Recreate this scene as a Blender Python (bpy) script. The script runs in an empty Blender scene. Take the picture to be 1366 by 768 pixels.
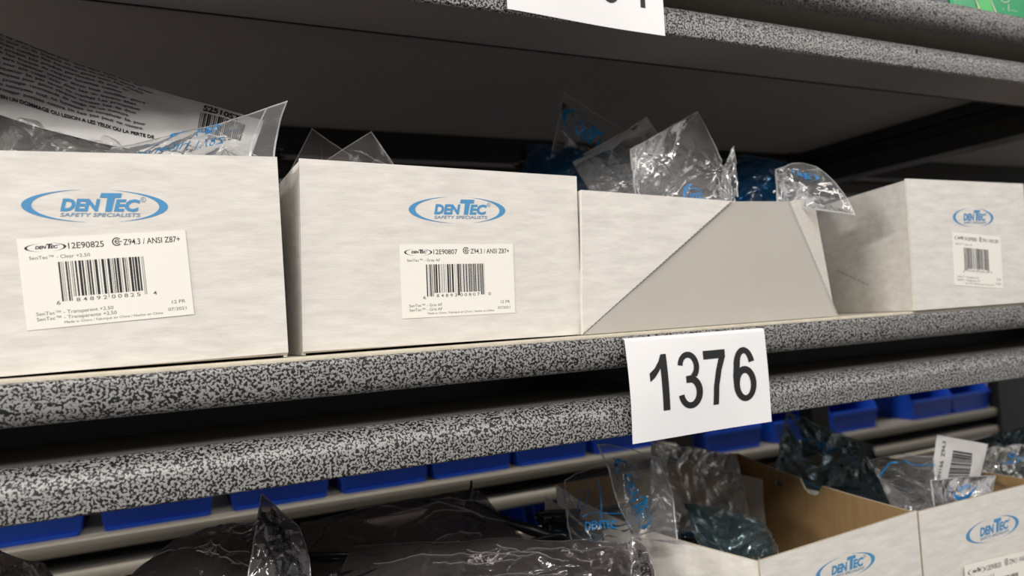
import bpy, bmesh, math, random
import numpy as np
from mathutils import Vector, Matrix
random.seed(7)
PI = math.pi
C = bpy.context.scene.collection
S = 0.47                     # metres per unit (distance from the camera to the front face of the rack)
CZ = 1.30                    # camera height above the floor
F = 990.0                    # focal length in pixels of the 1366 px wide frame
# ------------------------------------------------------------------ camera
vx = np.array([2067., -84., F]); vx /= np.linalg.norm(vx)
hp = np.array([-483., 300 + .063 * 2550 - 384, F])
up = np.cross(vx, hp); up /= np.linalg.norm(up)
if up[1] > 0: up = -up
dp = np.cross(up, vx)
if dp[2] < 0: dp = -dp
RM = np.stack([vx, dp, up])
cam = bpy.data.cameras.new('camera'); camo = bpy.data.objects.new('camera', cam); C.objects.link(camo)
camo.matrix_world = Matrix(((RM[0][0], -RM[0][1], -RM[0][2], 0), (RM[1][0], -RM[1][1], -RM[1][2], -S),
                            (RM[2][0], -RM[2][1], -RM[2][2], CZ), (0, 0, 0, 1)))
cam.sensor_width = 36; cam.lens = F / 1366 * 36; cam.clip_start = .01
cam.dof.use_dof = True; cam.dof.focus_distance = .50; cam.dof.aperture_fstop = 7.0
bpy.context.scene.camera = camo
# ------------------------------------------------------------------ world, lights, exposure
W = bpy.data.worlds.new('world'); bpy.context.scene.world = W; W.use_nodes = True
bg = W.node_tree.nodes['Background']; bg.inputs[0].default_value = (1, .97, .955, 1); bg.inputs[1].default_value = .42
vs = bpy.context.scene.view_settings
vs.view_transform = 'Standard'; vs.look = 'None'; vs.gamma = 1; vs.use_curve_mapping = False; vs.exposure = 0.0

def lamp(name, loc, aim, sx, sy, power, col=(1, .955, .90)):
    l = bpy.data.lights.new(name, 'AREA'); l.shape = 'RECTANGLE'; l.size = sx; l.size_y = sy; l.energy = power; l.color = col
    o = bpy.data.objects.new(name, l); C.objects.link(o); o.location = loc
    o.rotation_euler = (Vector(aim) - Vector(loc)).to_track_quat('-Z', 'Y').to_euler(); return o
lamp('left_fill_light', (.1, -1.5, 2.75), (.2, 0, 1.3), 1.3, .12, 17)
lamp('left_fill_light', (-1.2, -1.5, 2.5), (.3, 0, 1.2), 1.2, .12, 23)
lamp('left_fill_light', (2.3, -1.6, 2.55), (.9, 0, 1.2), 1.3, .12, 10)
lamp('left_fill_light', (-3.4, -1.0, 2.35), (.5, 0, 1.2), 1.2, .2, 66)  # added fill from far left, brightens the carton sides facing it
lamp('gap_fill_light', (.5, .70, 2.75), (.5, .85, 1.0), 3.2, .12, 48)  # added fill above the gap, brightens the rear rails and bins
lamp('far_aisle_light', (.9, 2.6, 2.6), (.9, 1.2, 1.0), 2.4, .3, 30)

# ------------------------------------------------------------------ helpers
def wp(X, Y, Z): return np.array([X * S, (Y - 1) * S, CZ + Z * S])
def ray(px, py): return RM @ np.array([px - 683., py - 384., F])
def P(px, py, Y):                 # point of the plane at depth Y that the photo shows at px, py
    d = ray(px, py); d = d * Y / d[1]; return wp(*d)
def PX(px, py, Y): d = ray(px, py); d = d * Y / d[1]; return d[0]
def PZ(px, py, Y): d = ray(px, py); d = d * Y / d[1]; return d[2]

def node_mat(name, col=(.8, .8, .8), rough=.5, metal=0., spec=.5):
    m = bpy.data.materials.new(name); m.use_nodes = True
    b = m.node_tree.nodes['Principled BSDF']
    b.inputs['Base Color'].default_value = (*col, 1); b.inputs['Roughness'].default_value = rough
    b.inputs['Metallic'].default_value = metal; b.inputs['Specular IOR Level'].default_value = spec
    return m
def tex_noise(m, scale, detail=2, rough=.5, stretch=(1, 1, 1), distort=0):
    N = m.node_tree.nodes; L = m.node_tree.links
    g = N.new('ShaderNodeNewGeometry'); mp = N.new('ShaderNodeMapping'); mp.inputs['Scale'].default_value = stretch
    t = N.new('ShaderNodeTexNoise'); t.inputs['Scale'].default_value = scale; t.inputs['Detail'].default_value = detail
    t.inputs['Roughness'].default_value = rough; t.inputs['Distortion'].default_value = distort
    L.new(g.outputs['Position'], mp.inputs[0]); L.new(mp.outputs[0], t.inputs['Vector']); return t
def ramp(m, src, stops):
    r = m.node_tree.nodes.new('ShaderNodeValToRGB'); e = r.color_ramp.elements
    while len(e) < len(stops): e.new(.5)
    for k, (p, c) in enumerate(stops): e[k].position = p; e[k].color = (*c, 1)
    m.node_tree.links.new(src, r.inputs[0]); return r
def bump(m, src, strength, dist=.001):
    b = m.node_tree.nodes.new('ShaderNodeBump'); b.inputs['Strength'].default_value = strength; b.inputs['Distance'].default_value = dist
    m.node_tree.links.new(src, b.inputs['Height']); m.node_tree.links.new(b.outputs[0], m.node_tree.nodes['Principled BSDF'].inputs['Normal'])
def hammered(name, dark, light, scale=380, spec=.5, rough=.38):
    m = node_mat(name, rough=.40, metal=.2, spec=.6)
    t = tex_noise(m, scale, 1.2, .5, distort=.35)
    r = ramp(m, t.outputs['Fac'], [(.45, dark), (.54, light)])
    m.node_tree.links.new(r.outputs[0], m.node_tree.nodes['Principled BSDF'].inputs['Base Color'])
    bump(m, t.outputs['Fac'], .45, .0010); return m
def board(name, c1, c2, scale=60, st=(1, 1, 1), rough=.65, bs=.12):
    m = node_mat(name, rough=rough, spec=.3)
    t = tex_noise(m, scale, 5, .6, st)
    r = ramp(m, t.outputs['Fac'], [(.3, c1), (.7, c2)])
    m.node_tree.links.new(r.outputs[0], m.node_tree.nodes['Principled BSDF'].inputs['Base Color'])
    t2 = tex_noise(m, scale * 4, 3, .6, st); bump(m, t2.outputs['Fac'], bs, .001); return m

def film_mat(name, tint=(1, 1, 1), milky=.08, gloss=1.55, rough=.07, mcol=(.9, .9, .9), bs=.22, bscale=55):
    m = bpy.data.materials.new(name); m.use_nodes = True; N = m.node_tree.nodes; L = m.node_tree.links
    N.remove(N['Principled BSDF']); out = N['Material Output']
    tr = N.new('ShaderNodeBsdfTransparent'); tr.inputs[0].default_value = (*tint, 1)
    gl = N.new('ShaderNodeBsdfGlossy'); gl.inputs['Roughness'].default_value = rough; gl.inputs[0].default_value = (1, 1, 1, 1)
    di = N.new('ShaderNodeBsdfDiffuse'); di.inputs[0].default_value = (*mcol, 1)
    tl = N.new('ShaderNodeBsdfTranslucent'); tl.inputs[0].default_value = (*mcol, 1)
    ad = N.new('ShaderNodeMixShader'); ad.inputs[0].default_value = .4
    L.new(di.outputs[0], ad.inputs[1]); L.new(tl.outputs[0], ad.inputs[2])
    fr = N.new('ShaderNodeFresnel'); fr.inputs['IOR'].default_value = gloss
    m1 = N.new('ShaderNodeMixShader'); L.new(fr.outputs[0], m1.inputs[0]); L.new(tr.outputs[0], m1.inputs[1]); L.new(gl.outputs[0], m1.inputs[2])
    m2 = N.new('ShaderNodeMixShader'); m2.inputs[0].default_value = milky; L.new(m1.outputs[0], m2.inputs[1]); L.new(ad.outputs[0], m2.inputs[2])
    L.new(m2.outputs[0], out.inputs[0])
    g = N.new('ShaderNodeNewGeometry'); t = N.new('ShaderNodeTexNoise'); t.inputs['Scale'].default_value = bscale; t.inputs['Detail'].default_value = 2
    t.inputs['Distortion'].default_value = 1.2
    L.new(g.outputs['Position'], t.inputs['Vector'])
    b = N.new('ShaderNodeBump'); b.inputs['Strength'].default_value = bs; b.inputs['Distance'].default_value = .003; L.new(t.outputs['Fac'], b.inputs['Height'])
    L.new(b.outputs[0], gl.inputs['Normal']); L.new(b.outputs[0], fr.inputs['Normal']); return m

M = dict(
    steel=hammered('hammered_grey_enamel', (.010, .010, .012), (.34, .335, .325), 620),
    steel_dark=board('dark_enamel', (.010, .010, .0105), (.014, .014, .0145), 40, rough=.45),
    steel_rear=board('grey_beige_enamel', (.26, .24, .20), (.30, .275, .23), 200, rough=.4),
    ledge=board('smooth_grey_enamel', (.13, .13, .13), (.15, .15, .148), 30, rough=.35, bs=.03),
    under=board('underside_grey', (.20, .19, .20), (.225, .212, .222), 6, rough=.6, bs=.03),
    deck=board('deck_board', (.55, .50, .40), (.68, .62, .50), 120),
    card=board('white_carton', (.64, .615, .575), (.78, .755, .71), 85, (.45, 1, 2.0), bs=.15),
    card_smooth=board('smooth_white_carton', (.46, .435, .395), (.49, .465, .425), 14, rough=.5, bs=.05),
    kraft=board('kraft_carton', (.27, .17, .075), (.34, .215, .10), 50, (3, 3, .4), bs=.2),
    rim=board('carton_edge', (.50, .42, .31), (.62, .53, .41), 200),
    rim_white=board('carton_white_edge', (.62, .59, .54), (.72, .68, .62), 200),
    sticker=node_mat('sticker_paper', (.86, .835, .77), .55, 0, .35),
    paper=board('sheet_paper', (.86, .86, .87), (.89, .89, .90), 30, rough=.5, bs=.03),
    ink=node_mat('black_ink', (.012, .012, .014), .5),
    ink_grey=node_mat('grey_ink', (.10, .10, .11), .6),
    bar_grey=node_mat('faded_ink', (.33, .32, .30), .6),
    blue_ink=node_mat('blue_ink', (.065, .27, .52), .5),
    blue_ink2=node_mat('blue_grey_ink', (.17, .28, .42), .5),
    film_ink=node_mat('blue_film_ink', (.012, .20, .50), .3),
    film_ink_dark=node_mat('dark_blue_film_ink', (.010, .15, .33), .3),
    bin=node_mat('blue_plastic', (.008, .062, .46), .4, 0, .4),
    green=node_mat('green_printed_carton', (.01, .33, .12), .25, 0, .5),
    navy=node_mat('navy_carton', (.01, .02, .06), .3, 0, .5),
    cream=node_mat('cream_ink', (.75, .72, .5), .4),
    leaf=node_mat('light_green_ink', (.06, .50, .12), .35),
    hole=node_mat('hole_black', (.003, .003, .003), .9),
    lens_blue=node_mat('teal_lens', (.010, .045, .085), .06, 0, .8),
    lens_black=node_mat('smoke_lens', (.012, .011, .012), .07, 0, .8),
    frame_black=node_mat('black_plastic', (.010, .010, .011), .28, 0, .5),
    wrap_white=board('white_label_paper', (.50, .49, .48), (.58, .57, .56), 40, rough=.5),
    floor=board('grey_floor', (.16, .155, .15), (.22, .21, .2), 3, rough=.5),
    wall=board('dark_wall', (.03, .03, .03), (.04, .04, .04), 3),
    f_clear=film_mat('clear_film', milky=.02, gloss=1.30),
    f_bright=film_mat('bright_clear_film', milky=.055, gloss=1.42),
    f_milky=film_mat('milky_film', milky=.11, gloss=1.35, rough=.12, mcol=(.7, .7, .69)),
    f_corner=film_mat('stiff_clear_film', milky=.06, gloss=1.25, rough=.2, bs=.1, mcol=(.6, .56, .54)),
    f_blue=film_mat('blue_tinted_film', tint=(.22, .42, .62), milky=.32, gloss=1.6, mcol=(.012, .085, .19)),
    f_smoke=film_mat('smoke_film', tint=(.56, .52, .53), milky=.25, gloss=1.85, mcol=(.25, .225, .23)),
    f_teal=film_mat('teal_tinted_film', tint=(.74, .84, .88), milky=.07, gloss=1.4, mcol=(.20, .33, .37)),
)

def mesh(name, verts, faces, mats, parent=None, smooth=False, fm=None, bevel=0):
    me = bpy.data.meshes.new(name)
    me.from_pydata([tuple(map(float, v)) for v in verts], [], faces)
    for m in (mats if isinstance(mats, (list, tuple)) else [mats]): me.materials.append(m)
    if fm is not None: me.polygons.foreach_set('material_index', fm)
    if smooth: me.polygons.foreach_set('use_smooth', [True] * len(me.polygons))
    me.update()
    o = bpy.data.objects.new(name, me); C.objects.link(o)
    if parent is not None:
        o.parent = parent; o.matrix_parent_inverse = Matrix.Translation(-Vector(parent.location))
    if bevel:
        b = o.modifiers.new('bevel', 'BEVEL'); b.width = bevel; b.segments = 2; b.limit_method = 'ANGLE'; b.angle_limit = .6
    return o
def thing(name, loc, label, cat, group=None):
    o = bpy.data.objects.new(name, None); C.objects.link(o); o.location = tuple(map(float, loc)); o.empty_display_size = .02
    o['label'] = label; o['category'] = cat
    if group: o['group'] = group
    return o
def tag(o, label, cat, group=None):
    o['label'] = label; o['category'] = cat
    if group: o['group'] = group
    return o
def boxm(name, a, b, mat, parent=None, bevel=0):           # axis-aligned block between two corners in metres
    x0, y0, z0 = a; x1, y1, z1 = b
    v = [(x0, y0, z0), (x1, y0, z0), (x1, y1, z0), (x0, y1, z0), (x0, y0, z1), (x1, y0, z1), (x1, y1, z1), (x0, y1, z1)]
    f = [(0, 3, 2, 1), (4, 5, 6, 7), (0, 1, 5, 4), (1, 2, 6, 5), (2, 3, 7, 6), (3, 0, 4, 7)]
    return mesh(name, v, f, mat, parent, bevel=bevel)
def extrude_x(name, prof, x0, x1, mat, parent=None, smooth=False):   # closed (y, z) profile drawn out along x
    n = len(prof); v = [(x0, y, z) for y, z in prof] + [(x1, y, z) for y, z in prof]
    f = [(i, (i + 1) % n, (i + 1) % n + n, i + n) for i in range(n)] + [tuple(range(n))[::-1], tuple(range(n, 2 * n))]
    o = mesh(name, v, f, mat, parent)
    if smooth:
        o.data.polygons.foreach_set('use_smooth', [True] * len(o.data.polygons))
        md = o.modifiers.new('es', 'EDGE_SPLIT'); md.split_angle = .7
    return o
def bilin(Q, u, v):
    Q = [np.asarray(q) for q in Q]
    return Q[0] * ((1 - u) * (1 - v))[..., None] + Q[1] * (u * (1 - v))[..., None] + Q[2] * (u * v)[..., None] + Q[3] * ((1 - u) * v)[..., None]
def panel(name, Q, t, mats, parent, wav=.0006, seed=0, nx=14, ny=10, bow=(0, 0, 0), notch=None, bevel=0):
    """sheet of carton: Q = BL, BR, TR, TL of its outer face, t = thickness vector pointing inwards"""
    rs = np.random.RandomState(seed); t = np.array(t, float); tn = t / np.linalg.norm(t)
    u, v = np.meshgrid(np.linspace(0, 1, nx + 1), np.linspace(0, 1, ny + 1))
    if notch:                                            # thumb hole cut in the top edge: (u centre, half width, depth)
        uc, hw, dep = notch
        d = np.clip(1 - ((u - uc) / hw) ** 2, 0, 1) ** .5
        v = v * (1 - dep * d)
    p = bilin(Q, u, v)
    w = sum(rs.randn() * np.sin(PI * (rs.uniform(.5, 3.5) * u + rs.uniform(.5, 3) * v) + rs.uniform(0, 6)) for _ in range(5)) / 2.5 * wav
    p = p + tn * w[..., None] + np.array(bow, float) * (np.sin(PI * u))[..., None]
    n = (nx + 1) * (ny + 1); V = list(p.reshape(-1, 3)) + list((p + t).reshape(-1, 3)); Fc = []; fm = []
    idx = lambda i, j: j * (nx + 1) + i
    for j in range(ny):
        for i in range(nx):
            a, b, c, d_ = idx(i, j), idx(i + 1, j), idx(i + 1, j + 1), idx(i, j + 1)
            Fc.append((a, b, c, d_)); fm.append(0); Fc.append((a + n, d_ + n, c + n, b + n)); fm.append(1)
    per = [idx(i, 0) for i in range(nx)] + [idx(nx, j) for j in range(ny)] + [idx(i, ny) for i in range(nx, 0, -1)] + [idx(0, j) for j in range(ny, 0, -1)]
    for k in range(len(per)):
        a, b = per[k], per[(k + 1) % len(per)]; Fc.append((b, a, a + n, b + n)); fm.append(2)
    o = mesh(name, V, Fc, mats, parent, fm=fm, bevel=0)
    o.data.polygons.foreach_set('use_smooth', [i < 2 and wav > 0 for i in fm])
    es = o.modifiers.new('es', 'EDGE_SPLIT'); es.split_angle = .6; return o

# ------------------------------------------------------------------ flat print: 2D shapes laid on a surface
_tc = {}
def glyphs(s, bold=0., shear=0.):
    k = (s, bold, shear)
    if k not in _tc:
        cu = bpy.data.curves.new('t', 'FONT'); cu.body = s; cu.offset = bold; cu.shear = shear; cu.resolution_u = 3
        ob = bpy.data.objects.new('t', cu); C.objects.link(ob)
        me = bpy.data.meshes.new_from_object(ob)
        v = np.array([x.co[:2] for x in me.vertices]) if len(me.vertices) else np.zeros((0, 2))
        f = [tuple(p.vertices) for p in me.polygons]
        bpy.data.objects.remove(ob); bpy.data.curves.remove(cu); bpy.data.meshes.remove(me); _tc[k] = (v, f)
    return _tc[k]
CAP = .70
class Art:
    def __init__(s): s.v = {}; s.f = {}
    def add(s, c, v, f):
        V = s.v.setdefault(c, []); n = len(V); V.extend([tuple(q) for q in v]); s.f.setdefault(c, []).extend([tuple(i + n for i in q) for q in f])
    def poly(s, c, pts): s.add(c, pts, [tuple(range(len(pts)))])
    def rect(s, c, x0, y0, x1, y1): s.poly(c, [(x0, y0), (x1, y0), (x1, y1), (x0, y1)])
    def strip(s, c, a, b):                       # band between two polylines
        n = len(a); s.add(c, list(a) + list(b), [(i, i + 1, n + i + 1, n + i) for i in range(n - 1)])
    def stroke(s, c, pts, w):
        p = np.array(pts, float); d = np.gradient(p, axis=0); d /= np.linalg.norm(d, axis=1)[:, None] + 1e-9
        nn = np.stack([-d[:, 1], d[:, 0]], 1) * (np.array(w) * .5 if np.isscalar(w) else np.array(w)[:, None] * .5)
        s.strip(c, p + nn, p - nn)
    def text(s, c, t, x0, x1, y, cap, bold=0., shear=0.):      # baseline y, cap height, stretched to fill x0..x1
        v, f = glyphs(t, bold, shear)
        if not len(v): return
        lo, hi = v[:, 0].min(), v[:, 0].max()
        if x1 is None: k = cap / CAP; x1 = x0 + (hi - lo) * k
        q = np.stack([x0 + (v[:, 0] - lo) / (hi - lo) * (x1 - x0), y + v[:, 1] * cap / CAP], 1); s.add(c, q, f)
    def build(s, names, mats, parent, fn, sub=0):
        out = []
        for c in s.v:
            v = np.array(s.v[c]); f = s.f[c]
            if sub:
                bm = bmesh.new(); vs_ = [bm.verts.new((a, b, 0)) for a, b in v]
                for q in f:
                    try: bm.faces.new([vs_[i] for i in q])
                    except ValueError: pass
                bmesh.ops.triangulate(bm, faces=bm.faces)
                for _ in range(6):
                    le = [e for e in bm.edges if e.calc_length() > sub]
                    if not le: break
                    bmesh.ops.subdivide_edges(bm, edges=le, cuts=1)
                    bmesh.ops.triangulate(bm, faces=[q for q in bm.faces if len(q.verts) > 3])
                bm.verts.index_update(); v = np.array([x.co[:2] for x in bm.verts]); f = [tuple(x.index for x in q.verts) for q in bm.faces]; bm.free()
            out.append(mesh(names.get(c, 'lettering'), fn(v[:, 0], v[:, 1]), f, mats[c], parent))
        return out

def arc(cx, cy, rx, ry, a0, a1, n=28):
    return [(cx + rx * math.cos(math.radians(a0 + (a1 - a0) * i / n)), cy + ry * math.sin(math.radians(a0 + (a1 - a0) * i / n))) for i in range(n + 1)]
def digit(A, c, ch, x0, x1, y0, y1):
    Wd, H = x1 - x0, y1 - y0; m = lambda pts: [(x0 + px * Wd, y0 + py * H) for px, py in pts]
    if ch == '1':
        A.add(c, m([(.62, 0), (1, 0), (1, 1), (.70, 1), (.62, .93), (.62, .72)]), [(0, 1, 2, 3, 4, 5)])
        A.strip(c, m([(.70, 1), (.55, .88), (.30, .76), (0, .68)]), m([(.66, .78), (.52, .70), (.28, .60), (0, .53)]))
    if ch == '7':
        A.add(c, m([(0, 1), (0, .845), (.72, .845), (1, .87), (1, 1)]), [(0, 1, 2, 3, 4)])
        A.strip(c, m([(.70, .86), (.52, .62), (.38, .34), (.32, 0)]), m([(1, .87), (.78, .62), (.63, .34), (.57, 0)]))
    if ch == '3':
        A.strip(c, m(arc(.45, .74, .235, .155, 172, -70, 24)), m(arc(.46, .735, .455, .265, 170, -46, 24)))
        A.strip(c, m(arc(.46, .285, .265, .175, 78, -172, 28)), m(arc(.48, .29, .52, .29, 56, -171, 28)))
        A.add(c, m([(.32, .455), (.60, .452), (.80, .52), (.62, .585), (.32, .575)]), [(0, 1, 2, 3, 4)])
    if ch == '6':
        A.strip(c, m(arc(.51, .315, .24, .205, 0, 360, 36)), m(arc(.505, .325, .495, .325, 0, 360, 36)))
        a = arc(.53, .66, .20, .225, 12, 172, 16) + [(.28, .5), (.27, .33)]; b = arc(.52, .64, .47, .36, 15, 178, 16) + [(0, .48), (.01, .325)]
        A.strip(c, m(a), m(b))
    if ch == '0':
        A.strip(c, m(arc(.5, .5, .23, .36, 0, 360, 34)), m(arc(.5, .5, .5, .5, 0, 360, 34)))

def logo(A, c, ct, cx, cy, w, tagline=True, r=True, cw=None):       # oval swooshes with the word inside; w = full width
    k = w / 667.; f = lambda x, y: (cx + (x - 428) * k, cy - (y - 256) * k)
    for s_, a0, a1 in ((1, 102, 262), (-1, 78, -73)):
        o_, i_ = [], []
        for j in range(41):
            th = math.radians(a0 + (a1 - a0) * j / 40); tt = abs(math.sin(PI * j / 40)) ** 1.3
            X, Y = 333 * math.cos(th), 86 * math.sin(th)
            t = 2 + 40 * tt
            o_.append(f(428 + X, 256 - Y)); i_.append(f(428 + X * (1 - t / 333.), 256 - Y * (1 - .25 * t / 86. if True else 1) + 0))
        A.strip(c, o_, i_)
    cw = cw or c
    y = f(0, 281)[1]
    A.text(cw, 'DEN', f(262, 0)[0], f(443, 0)[0], y, 59 * k, .045, .22)
    A.text(cw, 'EC', f(503, 0)[0], f(628, 0)[0], y, 59 * k, .045, .22)
    A.add(cw, [f(*q) for q in [(449, 188), (543, 188), (538, 212), (441, 212), (476, 212), (511, 212), (492, 286), (463, 286)]], [(0, 1, 2, 3), (4, 5, 6, 7)])
    if tagline: A.text(ct, 'SAFETY SPECIALISTS', f(260, 0)[0], f(628, 0)[0], f(0, 312)[1], 19 * k, .012, .2)
    if r:
        A.stroke(ct, [f(643 + 12 * math.cos(a), 220 + 12 * math.sin(a)) for a in np.linspace(0, 2 * PI, 17)], 2.4 * k)
        A.text(ct, 'R', f(638, 0)[0], f(648, 0)[0], f(0, 226)[1], 12 * k)

def label_art(code, desc, d2, d3, last, seed, digits):              # printed sticker, 700 x 440 units, y up
    A = Art(); Y = lambda y: 560 - y; X = lambda x: x - 150
    logo(A, 'k', 'k', X(258), Y(163), 165, False, True)
    A.text('k', code, X(348), X(493), Y(176), 30, .006)
    A.stroke('k', [(X(548 + 18 * math.cos(a)), Y(155 + 19 * math.sin(a))) for a in np.linspace(.7, 2 * PI - .7, 21)], 5)
    A.stroke('k', [(X(550 + 9 * math.cos(a)), Y(155 + 10 * math.sin(a))) for a in np.linspace(.5, 2 * PI - .5, 15)], 4)
    A.rect('k', X(538), Y(157), X(570), Y(153))
    A.text('k', 'Z94.3 / ANSI Z87+', X(575), X(822), Y(174), 30, .006)
    A.text('g', desc, X(190), X(190 + 11.5 * len(desc)), Y(220), 17)
    rs = np.random.RandomState(seed); x = 300.
    guard = lambda x: x < 345 or x > 632
    while x < 655:
        w = rs.choice([3.5, 3.5, 7, 7, 10.5]); 
        A.rect('k' if w > 5 or rs.rand() < .35 else 'b', X(x), Y(434 if guard(x) or abs(x - 484) < 8 else 414), X(x + w), Y(238)); x += w + rs.choice([3.5, 3.5, 7])
    for i, ch in enumerate(digits):
        xx = 285 if i == 0 else 687 if i == 11 else (365 + (i - 1) * 27.5 if i < 6 else 510 + (i - 6) * 26.5)
        A.text('g', ch, X(xx - 8), X(xx + 8), Y(448 if i in (0,) else 440), 19, .004)
    A.text('g', d2, X(193), X(193 + 11.5 * len(d2)), Y(494), 17); A.text('g', d3, X(193), X(193 + 11.5 * len(d3)), Y(520), 17)
    A.text('g', 'Made in China / Fabriqué en China / Hecho en China', X(300), X(712), Y(542), 12)
    A.text('g', '12 PR', X(757), X(817), Y(494), 18); A.text('g', '07/2021', X(737), X(818), Y(530), 16)
    return A
LM = {'k': M['ink'], 'g': M['ink_grey'], 'b': M['bar_grey'], 'c': M['blue_ink'], 't': M['blue_ink2']}
LN = {'k': 'lettering', 'g': 'lettering', 'b': 'barcode', 'c': 'printed_logo', 't': 'lettering'}

# ------------------------------------------------------------------ room
st = lambda o: (o.__setitem__('kind', 'structure'), o)[1]
st(boxm('floor', (-3, -2.2, -.05), (5, 3.2, 0), M['floor']))
st(boxm('wall_back', (-3, 3.0, 0), (5, 3.1, 3.2), M['wall']))

# ------------------------------------------------------------------ the rack
X0, X1, XU = -1.6, 5.0, 2.42            # rack from .. to, upright between the bays (units)
YB = 2.30                               # rear face
rack = thing('steel_rack', (wp(XU, 1, 0)[0], 0, 0), 'long grey hammered-steel shelving rack holding the white cartons', 'rack')
def uy(Y): return (Y - 1) * S
def uz(Z): return CZ + Z * S
def shelf(z0, m, front=1.0, rear=YB, xa=X0, xb=X1, par=None, rear_m=None):
    """double-beam shelf level; z0 = underside of its lower beam"""
    xa, xb = xa * S, xb * S
    for fy, sgn, mm in ((front, 1, m), (rear, -1, rear_m or M['steel_dark'])):
        y = lambda d: uy(fy) + sgn * d * S
        r, wd = .034, (.26 if sgn > 0 else .10)
        pr = [(y(.004), uz(z0)), (y(.001), uz(z0 + .002)), (y(0), uz(z0 + .006))] + [(y(r - r * math.cos(a)), uz(z0 + .060 - r + r * math.sin(a))) for a in np.linspace(0, PI / 2, 10)]
        pr += [(y(r), uz(z0 + .054)), (y(.012), uz(z0 + .045)), (y(.007), uz(z0))]
        extrude_x('shelf_beam', pr, xa, xb, mm, par, True)
        boxm('beam_ledge', *[(xa, min(y(r), y(wd)), uz(z0 + .054)), (xb, max(y(r), y(wd)), uz(z0 + .0600))], M['under' if z0 > 0 else 'ledge'], par)
        pr = [(y(wd), uz(z0 + .052)), (y(wd + .004), uz(z0 + .052)), (y(wd + .004), uz(z0 + .150)), (y(wd), uz(z0 + .150))]
        extrude_x('beam_web', pr, xa, xb, M['steel_dark'], par)  # web is beam steel too; its dark colour paints in the shade of the recess
        r2 = .007; rb = .020
        pr = [(y(.040), uz(z0 + .107))] + [(y(rb - rb * math.cos(a)), uz(z0 + .107 + .030 - .030 * math.sin(a))) for a in np.linspace(PI / 2, 0, 9)]
        pr += [(y(r2 - r2 * math.cos(a)), uz(z0 + .158 - r2 + r2 * math.sin(a))) for a in np.linspace(0, PI / 2, 6)] + [(y(.04), uz(z0 + .158)), (y(.04), uz(z0 + .107))]
        extrude_x('shelf_beam', pr[:-1], xa, xb, mm, par, True)
    return
def deck(z0, xa, xb, par, front=1.0, rear=YB):
    a = wp(xa, front + .012, z0 + .156); b = wp(xb, rear - .01, z0 + .163)
    boxm('deck_board', a, b, M['deck'], par, bevel=.001)
    a = wp(xa, front + .27, z0 + .135); b = wp(xb, rear - .105, z0 + .1555)
    boxm('deck_underside', a, b, M['under'], par)
ZB = -.191; ZT = .476
for z0 in (ZB, ZT, -.86, -1.55, -2.3):
    if z0 > -1: 
        shelf(z0, M['steel'], par=rack)
    else: shelf(z0, M['steel'], par=rack)
    for a, b in ((X0, XU - .01), (XU + .01, X1)): deck(z0, a, b, rack)
    # tie channel between the front and rear uprights
    for zz0, zz1, dx in ((z0 - .005, z0 + .06, 0), (z0 + .06, z0 + .10, .02), (z0 + .10, z0 + .153, 0)):
        boxm('cross_beam', wp(XU - .05 + dx, 1.10, zz0), wp(XU + .05 - dx, YB - .10, zz1), M['steel_dark'], rack, bevel=.002)
for X, Ys in ((XU, (1.03, YB - .13)), (X0, (1.03, YB - .13)), (X1, (1.03, YB - .13))):
    for Yp in Ys:
        boxm('upright', (X * S - .045, uy(Yp) + .003, 0), (X * S, uy(Yp) + .035, CZ + 1.1 * S), M['steel_dark'], rack, bevel=.002)
# small slot in the upper beam face
h = P(1223, 68, .9995); Ah = Art(); Ah.poly('h', [(.0013 * math.cos(a), .0027 * math.sin(a)) for a in np.linspace(0, 2 * PI, 13)[:-1]])
Ah.build({'h': 'bolt_slot'}, {'h': M['hole']}, rack, lambda x, y: np.stack([h[0] + x, h[1] + 0 * x, h[2] + y], 1))

# ------------------------------------------------------------------ rack behind, with blue bins
RY = 3.0; RK = RY / 2.45
rr = thing('rear_rack', (wp(2, RY, 0)[0], uy(RY), 0), 'beige steel rack standing behind, carrying the blue bins', 'rack')
def rear_shelf(z0, xa, xb): 
    shelf(z0, M['steel_rear'], RY, RY + 1.2, xa, xb, rr, M['steel_dark'])
    boxm('deck_board', wp(xa, RY + .012, z0 + .156), wp(xb, RY + 1.19, z0 + .163), M['steel_rear'], rr)
ZL, ZR = -.215 * RY, -.245 * RY
XM = .763 * RY
rear_shelf(ZL - .165, -2.2, XM); rear_shelf(ZR - .165, XM + .12, 6.4)
rear_shelf(-1.62, -2.2, 6.4); rear_shelf(.15, -2.2, 6.4); rear_shelf(1.05, -2.2, 6.4)
for X in (XM + .11, -2.2):
    for Yp in (RY + .02, RY + 1.1):
        boxm('upright', (X * S - .055, uy(Yp), 0), (X * S, uy(Yp) + .035, CZ + 1.1 * S), M['steel_dark'], rr, bevel=.002)
post = boxm('upright', wp(1.606 * RY, RY - .02, -2.76), wp(1.592 * RY + .55, RY + .05, 2), M['steel_dark'], rr)

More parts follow.
